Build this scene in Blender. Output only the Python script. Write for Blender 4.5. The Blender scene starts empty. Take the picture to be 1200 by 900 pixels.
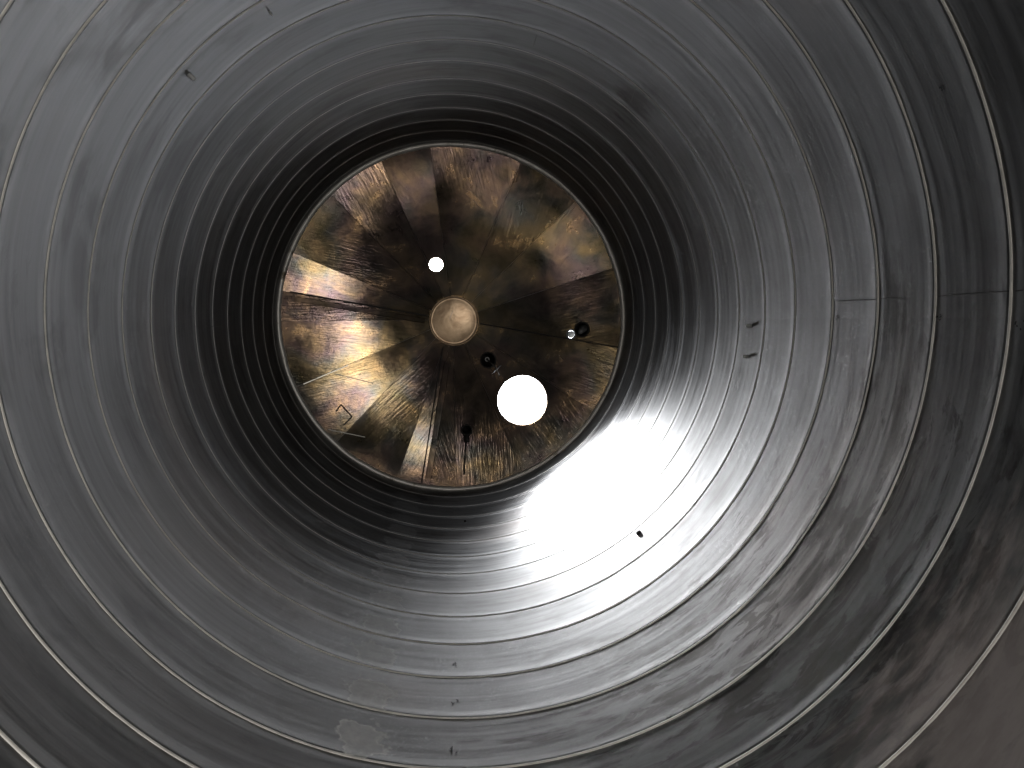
import bpy, bmesh, math, random
from mathutils import Vector, Matrix, noise
from mathutils.geometry import delaunay_2d_cdt
random.seed(7)
PI = math.pi
scene = bpy.context.scene
COL = scene.collection

# ------------------------------------------------------------------ sizes
# axis of the silo = world Z; picture right = +X, picture down = +Y, the camera looks up
R = 1.60                      # inner radius
PITCH = 0.229399 * R          # rise of the coiled strip in one turn
ZC = 1.60                     # camera height above the silo floor
Z0 = ZC + 1.41563 * R         # seam height at angle 0, turn 0
ZR = ZC + 4.6409 * R          # eaves: where wall meets roof
SLOPE = math.tan(math.radians(11.0))
FPX = 934.71                  # focal length in pixels of a 1200 px wide picture
TX, TY = 0.0838020, 0.0793880
CAM = Vector((-0.0529811 * R, 0.0055990 * R, ZC))

# ------------------------------------------------------------------ camera
cx, sx, cy, sy = math.cos(TX), math.sin(TX), math.cos(TY), math.sin(TY)
M = Matrix(((1, 0, 0), (0, cy, -sy), (0, sy, cy))) @ Matrix(((cx, 0, -sx), (0, 1, 0), (sx, 0, cx)))
right, down, fwd = Vector(M[0]), Vector(M[1]), Vector(M[2])
cam_data = bpy.data.cameras.new('camera')
cam = bpy.data.objects.new('camera', cam_data)
COL.objects.link(cam)
mw = Matrix.Identity(4)
for i in range(3):
    mw[i][0], mw[i][1], mw[i][2], mw[i][3] = right[i], -down[i], -fwd[i], CAM[i]
cam.matrix_world = mw
cam_data.sensor_fit = 'HORIZONTAL'
cam_data.sensor_width = 36.0
cam_data.lens = FPX / 1200 * 36.0
cam_data.clip_start = 0.02
cam_data.clip_end = 500
scene.camera = cam

# ------------------------------------------------------------------ light
world = bpy.data.worlds.new('World')
scene.world = world
world.use_nodes = True
bg = world.node_tree.nodes['Background']
# hazy bright sky over the open holes in the roof, sun in the upper left of the picture
sky = world.node_tree.nodes.new('ShaderNodeTexSky')
sky.sky_type = 'NISHITA'
sky.sun_disc = False
sky.sun_elevation = math.radians(69)
sky.sun_rotation = math.radians(220)
sky.air_density = 1.0
sky.dust_density = 5.0
hsv = world.node_tree.nodes.new('ShaderNodeHueSaturation')        # thin white haze takes most of the blue out
hsv.inputs['Saturation'].default_value = 0.16
world.node_tree.links.new(sky.outputs[0], hsv.inputs['Color'])
wb = world.node_tree.nodes.new('ShaderNodeMix')                   # cool cast of an interior white balance
wb.data_type = 'RGBA'; wb.blend_type = 'MULTIPLY'
wb.inputs[0].default_value = 1.0
wb.inputs[7].default_value = (0.965, 1.0, 1.03, 1)
world.node_tree.links.new(hsv.outputs[0], wb.inputs[6])
world.node_tree.links.new(wb.outputs[2], bg.inputs[0])
EXP = 5.65                     # a phone picture exposed for the dark inside of the silo
GAIN = 2.0 ** -EXP
SKY = 0.15
bg.inputs[1].default_value = SKY

def area(name, loc, direction, size, energy, color, shape='DISK', size_y=None):
    d = bpy.data.lights.new(name, 'AREA')
    d.shape = shape
    d.size = size
    if size_y: d.size_y = size_y
    d.energy = energy * GAIN
    d.color = color
    o = bpy.data.objects.new(name, d)
    o.location = loc
    o.rotation_euler = Vector(direction).to_track_quat('-Z', 'Y').to_euler()
    COL.objects.link(o)
    return o

# lamp for daylight from an unseen manway low in the wall, placed for the roof highlights
DOOR_A = math.radians(332)
area('manway_daylight', (1.30 * math.cos(DOOR_A), 1.30 * math.sin(DOOR_A), 0.45),
     (-math.cos(DOOR_A), -math.sin(DOOR_A), 0.25), 1.0, 88, (1.0, 0.97, 0.94), 'ELLIPSE', 1.3)

# added lamp above the floor, out of the frame, to make highlights on the roof
area('roof_highlight_lamp', (-0.30, 0.72, 0.22), (0, 0, 1), 0.34, 5, (1.0, 0.96, 0.90), 'DISK')

def portal(x, y, r):
    o = area('manhole_portal', (x, y, 0), (0, 0, -1), r * 2, 1, (1, 1, 1))
    o.data.cycles.is_portal = True
    return o

scene.view_settings.view_transform = 'Standard'
scene.view_settings.look = 'None'
scene.view_settings.exposure = EXP
scene.view_settings.gamma = 1
scene.render.engine = 'CYCLES'
scene.cycles.max_bounces = 7
scene.cycles.glossy_bounces = 6
scene.cycles.diffuse_bounces = 3
scene.cycles.caustics_reflective = True
scene.cycles.blur_glossy = 0.5
scene.cycles.sample_clamp_indirect = 8 * GAIN

# ------------------------------------------------------------------ pixel -> place
def ray(x, y):
    v = right * ((x - 600) / FPX) + down * ((y - 450) / FPX) + fwd
    return v.normalized()

def on_wall(x, y, r=R):
    v = ray(x, y)
    a = v.x ** 2 + v.y ** 2
    b = 2 * (CAM.x * v.x + CAM.y * v.y)
    c = CAM.x ** 2 + CAM.y ** 2 - r * r
    t = (-b + math.sqrt(b * b - 4 * a * c)) / (2 * a)
    return CAM + v * t

def roof_z(r): return ZR + (R - r) * SLOPE

def on_roof(x, y, drop=0.0):
    v = ray(x, y)
    t = (ZR - CAM.z) / v.z
    for _ in range(20):
        p = CAM + v * t
        t = (roof_z(math.hypot(p.x, p.y)) - drop - CAM.z) / v.z
    return CAM + v * t

# ------------------------------------------------------------------ materials
class NT:
    def __init__(s, name):
        s.m = bpy.data.materials.new(name)
        s.m.use_nodes = True
        s.t = s.m.node_tree
        s.p = s.t.nodes['Principled BSDF']
    def n(s, kind, **kw):
        nd = s.t.nodes.new(kind)
        for k, v in kw.items(): setattr(nd, k, v)
        return nd
    def l(s, a, b): s.t.links.new(a, b)
    def val(s, sock, v):
        if isinstance(v, (int, float, tuple)): sock.default_value = v
        else: s.l(v, sock)
    def math(s, op, a, b=0.0, clamp=False):
        nd = s.n('ShaderNodeMath', operation=op, use_clamp=clamp)
        s.val(nd.inputs[0], a); s.val(nd.inputs[1], b)
        return nd.outputs[0]
    def pos(s, scale=(1, 1, 1), off=(0, 0, 0)):
        g = s.n('ShaderNodeNewGeometry')
        mp = s.n('ShaderNodeMapping')
        mp.inputs['Scale'].default_value = scale
        mp.inputs['Location'].default_value = off
        s.l(g.outputs['Position'], mp.inputs[0])
        return mp.outputs[0]
    def sepz(s):
        g = s.n('ShaderNodeNewGeometry'); q = s.n('ShaderNodeSeparateXYZ')
        s.l(g.outputs['Position'], q.inputs[0])
        return q.outputs[2]
    def noise(s, vec, scale, detail=4, rough=0.55, dist=0.0):
        nd = s.n('ShaderNodeTexNoise')
        s.l(vec, nd.inputs['Vector'])
        nd.inputs['Scale'].default_value = scale
        nd.inputs['Detail'].default_value = detail
        nd.inputs['Roughness'].default_value = rough
        nd.inputs['Distortion'].default_value = dist
        return nd.outputs['Fac']
    def ramp(s, fac, stops):
        nd = s.n('ShaderNodeValToRGB')
        el = nd.color_ramp.elements
        while len(el) < len(stops): el.new(0.5)
        for e, (p, c) in zip(el, stops):
            e.position = p
            e.color = (c, c, c, 1) if isinstance(c, (int, float)) else (*c, 1)
        s.l(fac, nd.inputs[0])
        return nd.outputs[0]
    def mix(s, fac, a, b, mode='MIX'):
        nd = s.n('ShaderNodeMix', data_type='RGBA', blend_type=mode)
        s.val(nd.inputs[0], fac)
        for sock, v in ((nd.inputs[6], a), (nd.inputs[7], b)):
            if isinstance(v, tuple): sock.default_value = (*v, 1) if len(v) == 3 else v
            else: s.l(v, sock)
        return nd.outputs[2]
    def metal(s, col, rough, nrm, aniso=0.0, dust=0.0, dustcol=(0.3, 0.3, 0.3)):
        """bare rolled metal: reflections drawn out a little up and down, under a thin film of dust"""
        g = s.n('ShaderNodeBsdfAnisotropic', distribution='BECKMANN')
        d = s.n('ShaderNodeBsdfDiffuse')
        mx = s.n('ShaderNodeMixShader')
        s.val(g.inputs['Color'], col if not isinstance(col, tuple) else (*col, 1))
        s.val(g.inputs['Roughness'], rough)
        g.inputs['Anisotropy'].default_value = aniso
        if aniso:
            up = s.n('ShaderNodeCombineXYZ')
            up.inputs[2].default_value = 1.0
            s.l(up.outputs[0], g.inputs['Tangent'])
        s.val(d.inputs['Color'], (*dustcol, 1) if isinstance(dustcol, tuple) else dustcol)
        if nrm is not None:
            s.l(nrm, g.inputs['Normal']); s.l(nrm, d.inputs['Normal'])
        s.val(mx.inputs[0], dust)
        s.l(g.outputs[0], mx.inputs[1]); s.l(d.outputs[0], mx.inputs[2])
        out = [n for n in s.t.nodes if n.type == 'OUTPUT_MATERIAL'][0]
        s.l(mx.outputs[0], out.inputs['Surface'])
        s.t.nodes.remove(s.p)
    def bump(s, h, strength, dist=0.01, normal=None):
        nd = s.n('ShaderNodeBump')
        nd.inputs['Strength'].default_value = strength
        nd.inputs['Distance'].default_value = dist
        s.l(h, nd.inputs['Height'])
        if normal is not None: s.l(normal, nd.inputs['Normal'])
        return nd.outputs[0]

def simple(name, color, rough, metallic=0.0, var=0.35, scale=14):
    k = NT(name)
    f = k.noise(k.pos(), scale, 5, 0.6)
    c = k.ramp(f, [(0.3, tuple(v * (1 - var) for v in color)), (0.7, tuple(min(1, v * (1 + var)) for v in color))])
    k.l(c, k.p.inputs['Base Color'])
    k.p.inputs['Metallic'].default_value = metallic
    k.p.inputs['Roughness'].default_value = rough
    k.l(k.bump(f, 0.2, 0.003), k.p.inputs['Normal'])
    return k.m

# where the row of dried drip stains runs (turn fraction) on the wall
_p = on_wall(436, 790)
U_STAIN = (math.atan2(_p.y, _p.x) / (2 * PI)) % 1.0

DUST = 0.15
def steel_wall():
    k = NT('rolled_steel')
    uv = k.n('ShaderNodeUVMap', uv_map='strip')
    sep = k.n('ShaderNodeSeparateXYZ')
    k.l(uv.outputs[0], sep.inputs[0])
    u, v = sep.outputs[0], sep.outputs[1]
    streak = k.noise(k.pos((0.7, 0.7, 26)), 1.0, 4, 0.62)             # long rolling streaks
    blot = k.noise(k.pos((1.6, 1.6, 3.2)), 1.0, 4, 0.62, 0.4)         # smudges
    blot2 = k.noise(k.pos((3.0, 3.0, 9.0), (4, 1, 2)), 1.3, 5, 0.66, 0.7)
    # band along both seams, wavering in width
    ev = k.math('MULTIPLY', k.math('ABSOLUTE', k.math('SUBTRACT', v, 0.5)), 2.0)
    ev = k.math('ADD', ev, k.math('MULTIPLY', k.math('SUBTRACT', streak, 0.5), 0.22))
    edge = k.ramp(ev, [(0.66, 0.0), (0.80, 1.0)])
    col = k.ramp(streak, [(0.25, (0.19, 0.190, 0.190)), (0.5, (0.25, 0.251, 0.253)), (0.78, (0.30, 0.301, 0.303))])
    col = k.mix(k.math('MULTIPLY', edge, 0.60), col, (0.40, 0.40, 0.40))
    dark = k.ramp(blot, [(0.36, 1.0), (0.47, 0.0)])
    col = k.mix(k.math('MULTIPLY', dark, 0.32), col, (0.09, 0.085, 0.08))
    d2 = k.ramp(blot2, [(0.56, 0.0), (0.62, 1.0)])
    col = k.mix(k.math('MULTIPLY', d2, 0.16), col, (0.10, 0.096, 0.093))
    tint = k.noise(k.pos((0.5, 0.5, 1.1), (9, 3, 5)), 1.0, 3, 0.5)
    col = k.mix(k.math('MULTIPLY', k.ramp(tint, [(0.55, 0.0), (0.72, 1.0)]), 0.35), col, (0.22, 0.18, 0.16))
    # placed marks: smears, a worn scuffed area low on the right, a painted pinkish reflection
    wn = k.noise(k.pos((5, 5, 16), (1, 8, 2)), 1.0, 4, 0.65)
    jit = k.math('MULTIPLY', k.math('SUBTRACT', wn, 0.5), 1.9)
    def mask(name, lo, hi):
        at = k.n('ShaderNodeAttribute', attribute_name=name)
        gate = k.math('MULTIPLY', at.outputs['Fac'], 20.0, True)
        return k.math('MULTIPLY', gate, k.ramp(k.math('ADD', at.outputs['Fac'], jit), [(lo, 0.0), (hi, 1.0)]))
    smear = k.math('MULTIPLY', mask('smear', 0.25, 0.65), 0.75)
    scuff = k.math('MULTIPLY', mask('scuff', 0.15, 0.6), k.ramp(blot2, [(0.46, 1.0), (0.51, 0.0)]))
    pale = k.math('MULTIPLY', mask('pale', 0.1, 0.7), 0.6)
    col = k.mix(smear, col, (0.09, 0.086, 0.082))
    col = k.mix(k.math('MULTIPLY', scuff, 0.8), col, (0.11, 0.105, 0.10))
    wiped = k.math('MAXIMUM', smear, scuff)
    wiped = k.math('MAXIMUM', wiped, k.math('MULTIPLY', dark, 0.5))
    wiped = k.math('MAXIMUM', wiped, k.math('MULTIPLY', d2, 0.32))
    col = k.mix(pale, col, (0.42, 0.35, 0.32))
    # dried drip stain, one on each turn
    wob = k.noise(k.pos((9, 9, 9)), 1.0, 3, 0.6)
    wob2 = k.noise(k.pos((1.3, 1.3, 1.9), (3, 3, 3)), 1.0, 2, 0.5)
    du = k.math('MULTIPLY', k.math('SUBTRACT', u, U_STAIN), 2 * PI * R / 0.115)
    dv = k.math('MULTIPLY', k.math('SUBTRACT', k.math('ADD', v, k.math('MULTIPLY', wob2, 0.35)), 0.52), PITCH / 0.15)
    rr = k.math('SQRT', k.math('ADD', k.math('MULTIPLY', du, du), k.math('MULTIPLY', dv, dv)))
    rr = k.math('ADD', rr, k.math('MULTIPLY', k.math('SUBTRACT', wob, 0.5), 1.7))
    st = k.ramp(rr, [(0.0, 0.75), (0.70, 0.6), (0.84, 1.0), (0.96, 0.0)])
    st = k.math('MULTIPLY', st, k.ramp(k.math('DIVIDE', k.sepz(), ZR), [(0.48, 1.0), (0.86, 0.12)]))
    grain = k.ramp(k.noise(k.pos((30, 30, 30)), 1.0, 2, 0.7), [(0.3, 0.6), (0.65, 1.0)])
    st = k.math('MULTIPLY', st, grain)
    col = k.mix(k.math('MULTIPLY', st, 0.25), col, (0.36, 0.36, 0.355))
    ro = k.math('ADD', 0.335, k.math('MULTIPLY', streak, 0.14))
    col = k.mix(1.0, col, (0.7, 0.7, 0.7), 'MULTIPLY')
    ro = k.math('ADD', ro, k.math('MULTIPLY', edge, 0.03))
    ro = k.math('ADD', ro, k.math('MULTIPLY', dark, 0.05))
    rel = k.noise(k.pos((0.9, 0.9, 34), (0, 0, 7)), 1.0, 2, 0.6)
    nrm = k.bump(rel, 0.10, 0.006)
    # the dust film: stronger along the seams, wiped or greased away in places, pale on dried stains and the painted reflection
    film = k.math('MULTIPLY', DUST, k.math('SUBTRACT', 1.15, wiped))
    film = k.math('MULTIPLY', film, k.math('ADD', k.math('MULTIPLY', edge, 0.45), 0.80))
    film = k.math('MULTIPLY', film, k.math('ADD', k.math('MULTIPLY', streak, 0.9), 0.55))
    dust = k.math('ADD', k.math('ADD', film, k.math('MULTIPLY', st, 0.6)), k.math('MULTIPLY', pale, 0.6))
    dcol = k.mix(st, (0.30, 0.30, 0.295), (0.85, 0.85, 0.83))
    dcol = k.mix(pale, dcol, (0.78, 0.69, 0.65))  # reflection in the corner put into the film colour
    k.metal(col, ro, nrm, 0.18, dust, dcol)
    return k.m

def bead_mat():
    k = NT('seam_sealant')
    f = k.noise(k.pos((3, 3, 3)), 3.0, 6, 0.65)
    c = k.ramp(f, [(0.3, (0.50, 0.48, 0.44)), (0.55, (0.72, 0.69, 0.63)), (0.75, (0.80, 0.77, 0.71))])
    k.l(c, k.p.inputs['Base Color'])
    k.p.inputs['Roughness'].default_value = 0.5
    k.p.inputs['Metallic'].default_value = 0.3
    return k.m

def roof_mat():
    k = NT('tarnished_steel')
    oi = k.n('ShaderNodeObjectInfo')
    uv = k.n('ShaderNodeUVMap', uv_map='panel')             # u along the panel's edge direction, v radial
    mp = k.n('ShaderNodeMapping')
    mp.inputs['Scale'].default_value = (5, 60, 1)
    k.l(uv.outputs[0], mp.inputs[0])
    brush = k.noise(mp.outputs[0], 1.0, 4, 0.6, 0.3)
    mott = k.noise(k.pos((1, 1, 1)), 3.2, 7, 0.68, 0.4)
    fine = k.noise(k.pos((1, 1, 1), (5, 5, 0)), 22, 3, 0.7)
    col = k.ramp(mott, [(0.36, (0.035, 0.027, 0.022)), (0.47, (0.085, 0.061, 0.044)), (0.57, (0.21, 0.138, 0.075)), (0.68, (0.50, 0.31, 0.14))])
    # heat-tint colours in broad zones
    tn = k.noise(k.pos((1, 1, 1), (2, 7, 0)), 1.7, 3, 0.5)
    tint = k.ramp(tn, [(0.30, (0.30, 0.22, 0.13)), (0.42, (0.33, 0.22, 0.26)), (0.52, (0.20, 0.25, 0.24)), (0.60, (0.36, 0.30, 0.12)), (0.74, (0.33, 0.21, 0.12))])
    col = k.mix(0.18, col, tint)
    g = k.math('ADD', 0.2, k.math('MULTIPLY', oi.outputs['Random'], 0.9))
    col = k.mix(1.0, col, k.mix(g, (0.5, 0.5, 0.5), (1, 1, 1)), 'MULTIPLY')
    ro = k.math('ADD', 0.10, k.math('MULTIPLY', mott, 0.12))
    b = k.bump(brush, 0.19, 0.004)
    b = k.bump(fine, 0.10, 0.003, b)
    k.metal(col, ro, b, 0.0, k.ramp(mott, [(0.35, 0.06), (0.65, 0.20)]), (0.30, 0.265, 0.24))
    return k.m

def rim_mat():
    k = NT('eaves_ring')
    f = k.noise(k.pos((1, 1, 1)), 4.5, 6, 0.7)
    c = k.ramp(f, [(0.32, (0.20, 0.16, 0.11)), (0.42, (0.74, 0.70, 0.63)), (0.7, (0.92, 0.89, 0.83))])
    k.l(c, k.p.inputs['Base Color'])
    k.p.inputs['Metallic'].default_value = 0.4
    k.p.inputs['Roughness'].default_value = 0.38
    k.l(k.bump(f, 0.4, 0.01), k.p.inputs['Normal'])
    return k.m

def cap_mat():
    k = NT('cap_steel')
    f = k.noise(k.pos((1, 1, 1)), 7, 6, 0.65, 0.5)
    c = k.ramp(f, [(0.3, (0.30, 0.19, 0.11)), (0.5, (0.52, 0.37, 0.235)), (0.7, (0.68, 0.50, 0.32))])
    k.l(c, k.p.inputs['Base Color'])
    k.p.inputs['Metallic'].default_value = 0.9
    k.p.inputs['Roughness'].default_value = 0.30
    k.l(k.bump(f, 0.25, 0.01), k.p.inputs['Normal'])
    return k.m

def translucent(name, c):
    k = NT(name)
    tr = k.n('ShaderNodeBsdfTranslucent')
    f = k.noise(k.pos(), 40, 3, 0.6)
    k.l(k.ramp(f, [(0.35, (c * 0.6, c * 0.6, c * 0.58)), (0.65, (c, c, c * 0.96))]), tr.inputs['Color'])
    out = [n for n in k.t.nodes if n.type == 'OUTPUT_MATERIAL'][0]
    k.l(tr.outputs[0], out.inputs['Surface'])
    k.t.nodes.remove(k.p)
    return k.m

MAT = dict(wall=steel_wall(), bead=bead_mat(), roof=roof_mat(), rim=rim_mat(), cap=cap_mat(),
           shell=simple('shell_sheet', (0.30, 0.30, 0.30), 0.6, 0.8),
           floor=simple('floor_steel', (0.05, 0.048, 0.045), 0.7, 0.0),
           neck=simple('neck_steel', (0.36, 0.29, 0.23), 0.35, 1.0),
           black=simple('black_rust', (0.02, 0.017, 0.015), 0.7),
           grey=simple('grey_metal', (0.24, 0.24, 0.235), 0.45, 0.5),
           white=simple('white_plastic', (0.74, 0.73, 0.70), 0.5, 0.0, 0.1),
           weld=simple('weld_metal', (0.10, 0.095, 0.09), 0.5, 0.6),
           scratch=simple('bright_steel', (0.62, 0.60, 0.55), 0.3, 1.0, 0.2),
           lug=simple('lug_steel', (0.55, 0.55, 0.53), 0.45, 0.15),
           pipe_end=translucent('pipe_end_plastic', 0.012),
           ink=simple('ink', (0.012, 0.012, 0.012), 0.6))

# ------------------------------------------------------------------ builders
def obj(name, verts, faces, mat, parent=None, smooth=True, loc=None):
    me = bpy.data.meshes.new(name)
    me.from_pydata([tuple(v) for v in verts], [], faces)
    if smooth: me.shade_smooth()
    me.materials.append(MAT[mat])
    o = bpy.data.objects.new(name, me)
    COL.objects.link(o)
    if loc is not None: o.location = loc
    if parent is not None: o.parent = parent
    return o

def tag(o, label=None, cat=None, group=None, kind=None):
    if label: o['label'] = label
    if cat: o['category'] = cat
    if group: o['group'] = group
    if kind: o['kind'] = kind
    return o

def empty(name, loc):
    o = bpy.data.objects.new(name, None)
    o.empty_display_size = 0.05
    o.location = loc
    COL.objects.link(o)
    return o

def lathe(prof, seg=48, closed=False):
    V, F = [], []
    n = len(prof)
    for i in range(seg):
        a = 2 * PI * i / seg
        for r, z in prof: V.append((r * math.cos(a), r * math.sin(a), z))
    m = n if closed else n - 1
    for i in range(seg):
        for j in range(m):
            a, b = i * n + j, i * n + (j + 1) % n
            c, d = ((i + 1) % seg) * n + (j + 1) % n, ((i + 1) % seg) * n + j
            F.append((a, b, c, d))
    return V, F

def tube(pts, rad, seg=8):
    """round rod along a list of points, closed ends"""
    V, F = [], []
    pts = [Vector(p) for p in pts]
    n = len(pts)
    rads = rad if isinstance(rad, (list, tuple)) else [rad] * n
    for i, p in enumerate(pts):
        d = (pts[min(i + 1, n - 1)] - pts[max(i - 1, 0)]).normalized()
        s = d.cross(Vector((0.31, 0.77, 0.55))).normalized()
        t = d.cross(s)
        for k in range(seg):
            a = 2 * PI * k / seg
            V.append(p + (s * math.cos(a) + t * math.sin(a)) * rads[i])
    for i in range(n - 1):
        for k in range(seg):
            F.append((i * seg + k, i * seg + (k + 1) % seg, (i + 1) * seg + (k + 1) % seg, (i + 1) * seg + k))
    F.append(tuple(range(seg))[::-1]); F.append(tuple((n - 1) * seg + k for k in range(seg)))
    return V, F

def wobble(a, z):
    """slight unevenness of the sheet (radial, metres)"""
    x, y = math.cos(a), math.sin(a)
    return 0.0035 * noise.noise(Vector((x * 2.2, y * 2.2, z * 1.7))) + 0.0012 * noise.noise(Vector((x * 7, y * 7, z * 4 + 9)))

def seam_z(n, a): return Z0 + PITCH * (n + a / (2 * PI))

# ------------------------------------------------------------------ setting: wall, coiled strips, floor
V, F = lathe([(R + 0.02, -0.01), (R + 0.02, ZR + 0.01)], 96)
wall = obj('wall', V, F, 'shell')
tag(wall, 'curved grey steel wall of the silo coiled from one long strip', None, None, 'structure')
NSEG = 288
PROF = [(0.0, 0.006), (0.010, 0.0018), (0.016, 0.0), (0.05, 0.0003), (0.12, 0.0010), (0.17, 0.0016), (0.20, 0.0018), (0.30, 0.0020), (0.5, 0.0021),
        (0.70, 0.0020), (0.80, 0.0018), (0.83, 0.0016), (0.88, 0.0010), (0.95, 0.0003), (0.990, 0.0), (0.996, 0.003), (1.0, 0.006)]
# where the wall is dirty, and where a reflection is painted on it: (picture point it was seen at, half-length round the wall, half-height, strength)
DIRT_REFLECT = {'smear': [(1050, 350, 0.20, 0.10, 1.0), (1010, 480, 0.36, 0.07, 0.8), (985, 760, 0.36, 0.07, 1.0), (1050, 735, 0.30, 0.06, 0.9),
                  (940, 690, 0.20, 0.10, 0.8), (745, 120, 0.15, 0.40, 0.8), (890, 800, 0.36, 0.06, 0.9), (640, 860, 0.5, 0.05, 0.7)],
        'scuff': [(970, 720, 0.95, 0.9, 1.0)],
        'pale': [(1180, 830, 0.5, 0.42, 1.0)]}  # a person's pinkish reflection, painted as a pale patch
DIRT_REFLECT = {k_: [(on_wall(x, y), a_, z_, m_) for x, y, a_, z_, m_ in v_] for k_, v_ in DIRT_REFLECT.items()}
def dirt_reflect(v, spots):
    w = 0.0
    a = math.atan2(v[1], v[0])
    for p, la, lz, m in spots:
        da = (a - math.atan2(p.y, p.x) + PI) % (2 * PI) - PI
        q = math.hypot(da * R / la, (v[2] - p.z) / lz)
        if q < 1.4: w = max(w, m * (1 - q / 1.4))
    return w

strips = {}
for n in range(-17, 15):
    V, UV = [], []
    np_ = len(PROF)
    for i in range(NSEG + 1):
        a = 2 * PI * i / NSEG
        zb = seam_z(n, a)
        for v, dr in PROF:
            z = min(max(zb + v * PITCH, 0.0), ZR)
            r = R + dr + wobble(a, z)
            V.append((r * math.cos(a), r * math.sin(a), z)); UV.append((i / NSEG, v))
    F = []
    for i in range(NSEG):
        for j in range(np_ - 1):
            q = (i * np_ + j, i * np_ + j + 1, (i + 1) * np_ + j + 1, (i + 1) * np_ + j)
            zs = [V[t][2] for t in q]
            if max(zs) - min(zs) < 1e-5 and (max(zs) >= ZR - 1e-5 or min(zs) <= 1e-5): continue
            F.append(q)
    if not F: continue
    used = sorted({t for f in F for t in f}); mp_ = {t: k for k, t in enumerate(used)}
    V = [V[t] for t in used]; UV = [UV[t] for t in used]; F = [tuple(mp_[t] for t in f) for f in F]
    s = obj('wall_strip', V, F, 'wall', wall)
    lay = s.data.uv_layers.new(name='strip')
    for lp in s.data.loops: lay.data[lp.index].uv = UV[lp.vertex_index]
    for nm, spots in DIRT_REFLECT.items():
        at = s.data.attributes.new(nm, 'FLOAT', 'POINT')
        at.data.foreach_set('value', [dirt_reflect(v, spots) for v in V])
    strips[n] = s
    # sealant bead along this strip's lower seam
    bp = [(-0.0085, 0.001), (-0.0080, -0.0004), (-0.0030, -0.0042), (-0.0005, -0.0042), (0.0010, 0.001)]
    V, F = [], []
    for i in range(NSEG + 1):
        a = 2 * PI * i / NSEG
        zb = seam_z(n, a)
        wv = max(0.38, min(1.0, 1.0 - 0.12 * (n - 1))) * (1 + 0.2 * noise.noise(Vector((math.cos(a) * 30, math.sin(a) * 30, n * 1.7)))) + 0.12 * noise.noise(Vector((math.cos(a) * 9, math.sin(a) * 9, n * 3.1)))
        for dz, dr in bp:
            z = zb + dz * wv
            r = R + wobble(a, zb) + dr * wv
            V.append((r * math.cos(a), r * math.sin(a), z))
    nb = len(bp)
    for i in range(NSEG):
        if not (0.02 < V[i * nb][2] and V[(i + 1) * nb][2] < ZR - 0.02): continue
        for j in range(nb - 1):
            F.append((i * nb + j, (i + 1) * nb + j, (i + 1) * nb + j + 1, i * nb + j + 1))
    if F:
        used = sorted({t for f in F for t in f}); mp_ = {t: k for k, t in enumerate(used)}
        obj('seam_bead', [V[t] for t in used], [tuple(mp_[t] for t in f) for f in F], 'bead', s)

def wall_pt(a, z, inset=0.0):
    r = R + wobble(a, z) - inset
    return Vector((r * math.cos(a), r * math.sin(a), z))

def strip_of(a, z):
    a = a % (2 * PI)
    return math.floor((z - Z0) / PITCH - a / (2 * PI)), a

# floor below the camera
V, F = lathe([(0.0001, 0.0), (R * 0.5, 0.0), (R + 0.02, 0.0)], 64)
floor = obj('floor', V, F, 'floor')
tag(floor, 'flat steel floor at the foot of the silo', None, None, 'structure')

# butt welds across the strip where two coil lengths meet, drawn a little proud
def strip_line(x0, y0, x1, y1, name, mat, w=0.004, proud=0.0012, kids=None):
    p, q = on_wall(x0, y0), on_wall(x1, y1)
    a0, a1 = math.atan2(p.y, p.x), math.atan2(q.y, q.x)
    if a1 - a0 > PI: a1 -= 2 * PI
    if a0 - a1 > PI: a1 += 2 * PI
    n, _ = strip_of((a0 + a1) / 2, (p.z + q.z) / 2)
    V = []
    N = 8
    du = Vector(((a1 - a0) * R, q.z - p.z)).normalized()
    pr = Vector((-du.y, du.x)) * w / 2
    for i in range(N + 1):
        t = i / N
        a, z = a0 + (a1 - a0) * t, p.z + (q.z - p.z) * t
        f = 0.55 + 0.45 * math.sin(PI * (0.1 + 0.8 * t))
        for sg, ins in ((-1, 0.0003), (-0.4, proud), (0.4, proud), (1, 0.0003)):
            V.append(wall_pt(a + sg * pr.x * f / R, z + sg * pr.y * f, ins - 0.0032 * 0))
    F = [(i * 4 + j, i * 4 + j + 1, i * 4 + j + 5, i * 4 + j + 4) for i in range(N) for j in range(3)]
    return obj(name, V, F, mat, strips.get(n, wall))

for l in ((981, 353, 1027, 351), (1032, 350, 1060, 350), (1100, 347, 1185, 341), (1190, 341, 1199, 340),
          (625, 54, 629, 40), (738, 122, 745, 104), (228, 383, 262, 382)):
    strip_line(*l, 'butt_weld', 'weld', 0.004, 0.0015)

# scribbled ink marks beside the welds
def scribble(cx_, cy_, s):
    for k in range(4):
        x = cx_ + random.uniform(-s, s); y = cy_ + random.uniform(-s, s)
        strip_line(x, y, x + random.uniform(-s, s) * 0.7, y + random.uniform(1, s), 'ink_mark', 'ink', 0.006, 0.0009)
for c in ((1103, 371, 4), (1194, 380, 5), (981, 372, 3), (533, 821, 4), (533, 776, 3), (533, 878, 4), (1104, 103, 3)):
    scribble(*c)

# ------------------------------------------------------------------ roof
HUB = on_roof(532, 376)
HUB_R = 0.235
def px_len(x, y, n):
    return (on_roof(x + n, y) - on_roof(x - n, y)).length / 2
def hole(x, y, n):
    c = on_roof(x, y)
    return (c.x, c.y, px_len(x, y, n))
MAN = hole(612, 469, 29)
VENT = hole(511, 310, 8.2)
PROBE = hole(572, 422, 8.2)
PIPE = hole(682, 386, 7.6)
PIPE_END = hole(669, 391.6, 4.6)
DRAIN = hole(547, 504, 5.4)
HOLES = [MAN, VENT, PROBE, PIPE, PIPE_END, DRAIN]

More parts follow.
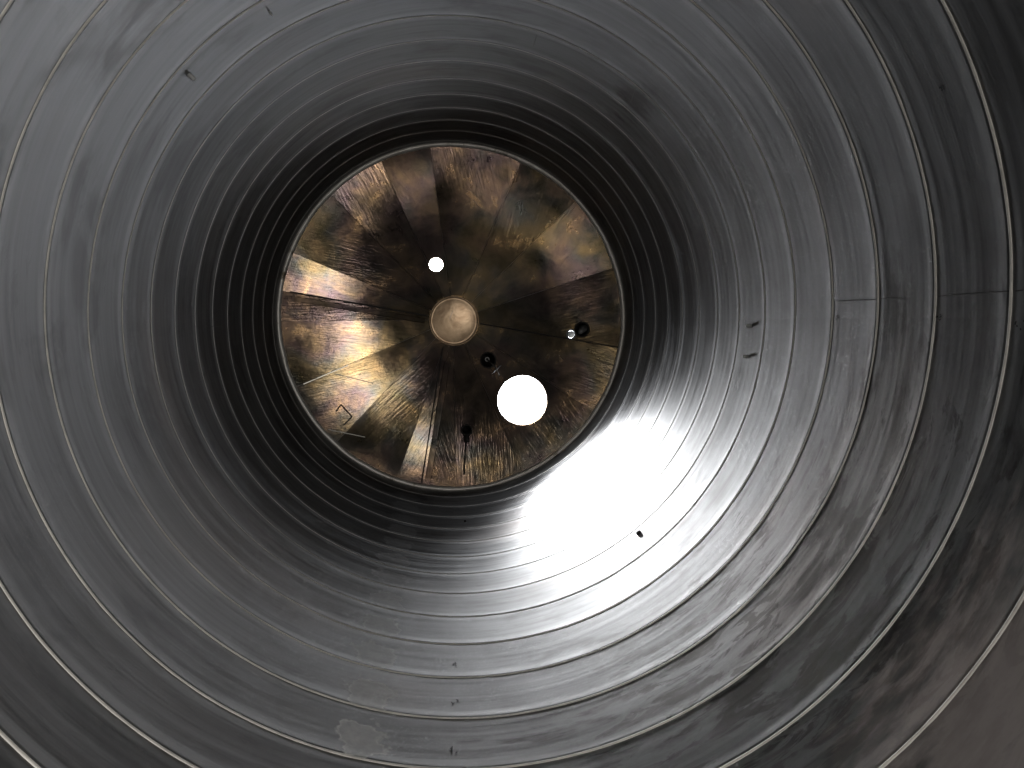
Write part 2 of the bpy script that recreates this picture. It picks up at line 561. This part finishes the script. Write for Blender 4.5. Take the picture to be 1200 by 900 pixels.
def sheet_with_holes(poly, holes, zfun, grid):
    """triangulate a flat outline with round holes, then lift it to zfun(x, y)"""
    verts, edges = [], []
    def loop(pts):
        b = len(verts)
        verts.extend(Vector(p) for p in pts)
        edges.extend((b + i, b + (i + 1) % len(pts)) for i in range(len(pts)))
    loop(poly)
    for hx, hy, hr in holes:
        loop([(hx + hr * math.cos(2 * PI * i / 40), hy + hr * math.sin(2 * PI * i / 40)) for i in range(40)])
    for g in grid:
        if all((g[0] - h[0]) ** 2 + (g[1] - h[1]) ** 2 > (h[2] * 1.08) ** 2 for h in holes): verts.append(Vector(g))
    v2, _, f2, *_ = delaunay_2d_cdt(verts, edges, [], 1, 1e-6)
    def inside(p):
        c = False
        j = len(poly) - 1
        for i in range(len(poly)):
            xi, yi = poly[i]; xj, yj = poly[j]
            if (yi > p[1]) != (yj > p[1]) and p[0] < (xj - xi) * (p[1] - yi) / (yj - yi) + xi: c = not c
            j = i
        return c
    F = []
    for f in f2:
        c = (sum(v2[i].x for i in f) / len(f), sum(v2[i].y for i in f) / len(f))
        if any((c[0] - h[0]) ** 2 + (c[1] - h[1]) ** 2 < (h[2] * 0.995) ** 2 for h in holes): continue
        F.append(tuple(f))
    return [(p.x, p.y, zfun(p.x, p.y)) for p in v2], F

# outer weather sheet of the roof
N = 96
poly = [((R + 0.05) * math.cos(2 * PI * i / N), (R + 0.05) * math.sin(2 * PI * i / N)) for i in range(N)]
grid = [(r * math.cos(2 * PI * i / 48), r * math.sin(2 * PI * i / 48)) for r in (0.05, 0.3, 0.6, 0.9, 1.2, 1.45) for i in range(48)]
V, F = sheet_with_holes(poly, HOLES, lambda x, y: roof_z(math.hypot(x, y)) + 0.035, grid)
roof = obj('roof', V, F, 'shell')
tag(roof, 'shallow conical silo roof of brown tarnished radial steel panels', None, None, 'structure')

EDGES = [9.8, 33.5, 66, 90, 100.5, 110, 134, 157, 179.5, 189.4, 202.6, 225.8, 245.5, 262.5, 293.3, 316, 342]
SLOPES = [0.003, 0.0, -0.003, 0.006, -0.008, 0.004, -0.005, 0.007, -0.004, -0.012, 0.006, -0.005, 0.008, -0.008, 0.006, -0.006, 0.008]
TILT = [0.006, 0.004, -0.006, 0.014, -0.030, 0.022, -0.014, 0.018, -0.012, 0.045, -0.022, 0.026, -0.030, 0.020, -0.026, 0.030, -0.018]
for i, e0 in enumerate(EDGES):
    e1 = EDGES[(i + 1) % len(EDGES)]
    if e1 < e0: e1 += 360
    a0, a1 = math.radians(e0), math.radians(e1)
    am = (a0 + a1) / 2
    gap = 0.0018
    na = max(4, int((e1 - e0) / 2.5))
    rad = [0.16, 0.35, 0.55, 0.75, 0.95, 1.15, 1.35, 1.5, R - 0.012]
    def P(r, t):
        g = gap / r
        a = a0 + g + (a1 - a0 - 2 * g) * t
        return (r * math.cos(a), r * math.sin(a))
    outl = [P(rad[0], t / na) for t in range(na + 1)] + [P(r, 1) for r in rad[1:-1]] + \
           [P(rad[-1], 1 - t / na) for t in range(na + 1)] + [P(r, 0) for r in reversed(rad[1:-1])]
    gr = [P(r, t / na) for r in rad[1:-1] for t in range(1, na)]
    hs = [h for h in HOLES if (math.atan2(h[1], h[0]) - a0) % (2 * PI) < (a1 - a0)]
    tl = TILT[i]
    def zf(x, y, am=am, tl=tl, i=i, a0=a0, a1=a1):
        r = math.hypot(x, y)
        da = (math.atan2(y, x) - am + PI) % (2 * PI) - PI
        dish = 0.007 * noise.noise(Vector((x * 1.7, y * 1.7, 5.3)))
        ds = SLOPES[i] * (r - 0.9)
        return roof_z(r) + ds + tl * math.sin(da) * r + dish * min(1, (R - r) * 3) + (0.003 if i % 2 else 0.0)
    V, F = sheet_with_holes(outl, hs, zf, gr)
    # each sheet has a real thickness: an upper face and edges with vertices of their own
    cnt = {}
    for f in F:
        for q in range(len(f)):
            e = (f[q], f[(q + 1) % len(f)])
            cnt[tuple(sorted(e))] = None if tuple(sorted(e)) in cnt else e
    nb = len(V)
    F0 = list(F)
    V += [(x, y, z + 0.004) for x, y, z in V[:nb]]
    F += [tuple(t + nb for t in reversed(f)) for f in F0]
    for e in cnt.values():
        if e is None: continue
        b = len(V)
        V += [V[e[0]], V[e[1]], V[e[1] + nb], V[e[0] + nb]]
        F.append((b, b + 1, b + 2, b + 3))
    p = obj('roof_panel', V, F, 'roof', roof)
    lay = p.data.uv_layers.new(name='panel')
    br = am + random.uniform(-0.5, 0.5)
    for lp in p.data.loops:
        v = p.data.vertices[lp.vertex_index].co
        lay.data[lp.index].uv = (v.x * math.cos(br) + v.y * math.sin(br), -v.x * math.sin(br) + v.y * math.cos(br))

def roof_pt(a, r, drop=0.0): return Vector((r * math.cos(a), r * math.sin(a), roof_z(r) - drop))

def roof_bar(x0, y0, x1, y1, name, mat, w, h, drop=0.008):
    """flat bar or seam laid along the underside of the roof between two picture points"""
    p, q = on_roof(x0, y0), on_roof(x1, y1)
    d = (q - p); L = d.length; d.normalize()
    s = Vector((-d.y, d.x, 0)).normalized()
    V = []
    NS = 10
    for i in range(NS + 1):
        c = p + (q - p) * (i / NS)
        c.z = roof_z(math.hypot(c.x, c.y)) - drop
        f = 1 + 0.18 * noise.noise(Vector((c.x * 6, c.y * 6, w * 90)))
        for u, v in ((-0.5, 0), (-0.42, -h), (0.42, -h), (0.5, 0)):
            V.append(c + s * (u * w * f) + Vector((0, 0, v)))
    F = [(i * 4 + j, i * 4 + j + 1, i * 4 + j + 5, i * 4 + j + 4) for i in range(NS) for j in range(3)]
    F += [(0, 1, 2, 3), (NS * 4 + 3, NS * 4 + 2, NS * 4 + 1, NS * 4)]
    return obj(name, V, F, mat, roof, smooth=False)

roof_bar(562, 379, 724, 407, 'lap_seam', 'black', 0.011, 0.004, 0.012)
roof_bar(519, 407, 494, 566, 'lap_seam', 'black', 0.013, 0.004, 0.012)
roof_bar(340, 342, 500, 370, 'lap_seam', 'black', 0.014, 0.004, 0.012)
roof_bar(524, 425, 502, 560, 'cover_strip', 'roof', 0.058, 0.006, 0.010)
roof_bar(345, 350, 498, 376, 'cover_strip', 'roof', 0.045, 0.006, 0.010)
roof_bar(356, 450, 408, 428, 'scratch', 'scratch', 0.006, 0.001, 0.014)
roof_bar(393, 438, 438, 449, 'scratch', 'scratch', 0.006, 0.001, 0.014)
roof_bar(385, 503, 428, 512, 'scratch', 'scratch', 0.006, 0.001, 0.014)
for a, b in (((400, 474), (413, 488)), ((413, 488), (403, 498)), ((400, 474), (394, 482))):
    roof_bar(*a, *b, 'ink_mark', 'ink', 0.012, 0.001, 0.016)

# eaves ring: a rough flat lip that closes the corner between wall and roof
SEGR = 360
V, F = [], []
prof = [(R + 0.010, -0.020), (R - 0.004, -0.027), (R - 0.013, -0.027), (R - 0.022, -0.023), (R - 0.029, -0.014), (R - 0.033, -0.003), (R - 0.033, 0.016)]
for i in range(SEGR):
    a = 2 * PI * i / SEGR
    e = 0.006 * noise.noise(Vector((math.cos(a) * 7, math.sin(a) * 7, 2))) + 0.003 * noise.noise(Vector((math.cos(a) * 30, math.sin(a) * 30, 5)))
    for k, (r, z) in enumerate(prof):
        rr = r - (e if 2 <= k else 0)
        V.append((rr * math.cos(a), rr * math.sin(a), ZR + z))
np_ = len(prof)
for i in range(SEGR):
    for j in range(np_ - 1):
        a, b = i * np_ + j, ((i + 1) % SEGR) * np_ + j
        F.append((a, b, b + 1, a + 1))
ring = obj('eaves_ring', V, F, 'rim')
tag(ring, 'thin pale weathered ring where the silo wall meets the brown roof', 'ring')

# ------------------------------------------------------------------ roof fittings
# round cap at the centre
hub = empty('centre_cap', (HUB.x, HUB.y, HUB.z - 0.05))
tag(hub, 'large round tan metal cap with a raised rim at the roof centre', 'cap')
V, F = lathe([(0.0001, -0.010), (0.08, -0.0085), (0.16, -0.004), (0.205, 0.001), (0.222, 0.004), (0.226, 0.0)], 64)
obj('cap_plate', V, F, 'cap', hub)
pr = [(0.224, -0.012), (0.231, -0.018), (0.238, -0.012), (0.238, 0.08), (0.224, 0.08)]
V, F = lathe(pr, 72, True)
obj('cap_rim', V, F, 'cap', hub)
V = [Vector((-0.045, -0.02, -0.0128)) , Vector((-0.038, -0.02, -0.0128)), Vector((-0.008, -0.095, -0.0115)), Vector((-0.015, -0.095, -0.0115))]
V2 = [v + Vector((0, 0, 0.004)) for v in V]
obj('dent_mark', V + V2, [(0, 1, 2, 3), (7, 6, 5, 4), (0, 1, 5, 4), (1, 2, 6, 5), (2, 3, 7, 6), (3, 0, 4, 7)], 'neck', hub, False)

def neck(name, h, up, lip, mat, closed, label, cat, kids=()):
    x, y, r = h
    z = roof_z(math.hypot(x, y))
    e = empty(name, (x, y, z))
    tag(e, label, cat)
    V, F = lathe([(r + 0.012, -0.010 - lip), (r - 0.001, -0.012 - lip), (r - 0.002, up), (r + 0.010, up), (r + 0.012, 0.02)], 56, True)
    obj('collar', V, F, mat, e)
    if closed:
        V, F = lathe([(0.0001, up - 0.01), (r + 0.008, up - 0.01), (r + 0.008, up + 0.012), (0.0001, up + 0.012)], 40)
        obj('blind_cover', V, F, 'black', e)
    return e

_o = portal(MAN[0], MAN[1], MAN[2]); _o.location.z = roof_z(math.hypot(MAN[0], MAN[1])) + 0.11
neck('manhole', MAN, 0.10, 0.006, 'neck', False, 'large round open manhole full of white daylight in the roof', 'manhole')
neck('vent_hole', VENT, 0.07, 0.004, 'neck', False, 'small round open hole bright with daylight above the centre cap', 'vent')
probe = neck('probe_nozzle', PROBE, 0.30, 0.006, 'black', True, 'black round nozzle between centre cap and manhole with a thin hanging cross', 'nozzle')
pz = Vector((PROBE[0], PROBE[1], 0))
c0 = on_roof(571, 421, -0.10); c1 = on_roof(582, 432, 0.25)
V, F = tube([c0 - probe.location, c1 - probe.location], 0.0065)
rod = obj('rod', V, F, 'grey', probe)
V, F = lathe([(0.014, -0.006), (0.022, -0.006), (0.022, 0.006), (0.014, 0.006)], 20, True)
obj('ring', [Vector(v) + c0 - probe.location for v in V], F, 'white', probe)
ca, cb = on_roof(575.5, 438.5, 0.25) - probe.location, on_roof(587, 428, 0.25) - probe.location
cc, cd = on_roof(585, 439.5, 0.25) - probe.location, on_roof(580, 428.5, 0.25) - probe.location
V, F = tube([ca, cb], 0.004); obj('cross_arm', V, F, 'grey', probe)
V, F = tube([cc, cd], 0.004); obj('cross_arm', V, F, 'grey', probe)

pipe = neck('pipe_nozzle', PIPE, 0.25, 0.006, 'black', True, 'black opening with a bent grey pipe near the right edge of the roof', 'nozzle')
g0 = on_roof(684, 385, -0.04) - pipe.location
g1 = on_roof(679.5, 389.5, 0.03) - pipe.location
V, F = tube([g0 + Vector((0, 0, 0.08)), g0, g1], [0.034, 0.036, 0.022], 12); obj('elbow', V, F, 'grey', pipe)
pipe_end = neck('pipe_end', PIPE_END, 0.05, 0.010, 'grey', False, 'small round white pipe end, brightened by an added translucent disc, beside the black pipe opening in the roof', 'pipe_end')
pr_ = PIPE_END[2]
V, F = lathe([(0.0001, -0.022), (pr_ * 0.6, -0.020), (pr_ * 0.9, -0.014), (pr_ - 0.003, -0.004)], 32)
obj('lens', V, F, 'pipe_end', pipe_end)  # translucent disc added so the white pipe end shows bright

drain = neck('drain_nozzle', DRAIN, 0.22, 0.010, 'black', True, 'small black round nozzle low on the roof above a thin rusty rod', 'nozzle')
rodt = empty('rusty_rod', on_roof(547, 514))
tag(rodt, 'thin black rod on the roof below the small black nozzle', 'rod')
b0 = rodt.location
V, F = tube([on_roof(547, 511, 0.03) - b0, on_roof(547, 518, 0.04) - b0], 0.022, 10); obj('clamp', V, F, 'black', rodt)
V, F = tube([on_roof(546.5, 518, 0.03) - b0, on_roof(545, 530, 0.025) - b0, on_roof(544, 556, 0.02) - b0], 0.008, 8); obj('rod', V, F, 'black', rodt)

# ------------------------------------------------------------------ small lugs on the wall
def lug(x, y, dx, dy, rad, length, mat, label, name='wall_lug', cat='lug', plate=True):
    p = on_wall(x, y)
    a = math.atan2(p.y, p.x)
    inw = Vector((-math.cos(a), -math.sin(a), 0))
    tan = Vector((-math.sin(a), math.cos(a), 0))
    e = empty(name, p)
    tag(e, label, cat, 'small lugs on the wall')
    if plate:
        V = []
        for t, z in ((-1, -1), (1, -1), (1, 1), (-1, 1)):
            V.append(tan * (t * rad * 1.9) + Vector((0, 0, z * rad * 2.4)) - inw * 0.01)
        V += [v + inw * 0.016 for v in V]
        obj('plate', V, [(3, 2, 1, 0), (4, 5, 6, 7), (0, 1, 5, 4), (1, 2, 6, 5), (2, 3, 7, 6), (3, 0, 4, 7)], mat, e, False)
    V, F = tube([inw * -0.005, inw * (length * 0.7), inw * length + Vector((0, 0, dy))], [rad, rad, rad * 0.8], 10)
    obj('pin', V, F, mat, e)
    return e
lug(880, 382, 0, 0, 0.010, 0.028, 'lug', 'upper of two small grey lugs on the dark right wall', plate=False)
lug(876, 418, 0, 0, 0.010, 0.028, 'lug', 'lower of two small grey lugs on the dark right wall', plate=False)
lug(222, 88, 0, 0, 0.011, 0.030, 'lug', 'small bright lug on the upper left wall', plate=False)
lug(316, 14, 0, -0.02, 0.005, 0.022, 'lug', 'tiny bent hook near the top edge left of centre', 'wall_hook', 'hook', False)
lug(749, 625, 0, 0, 0.016, 0.014, 'black', 'small black stub in the glaring white wall reflection', 'wall_stub', 'stub', False)
lug(545, 611, 0, 0, 0.009, 0.012, 'black', 'tiny dark stub on the wall just below the roof rim', 'wall_stub', 'stub', False)
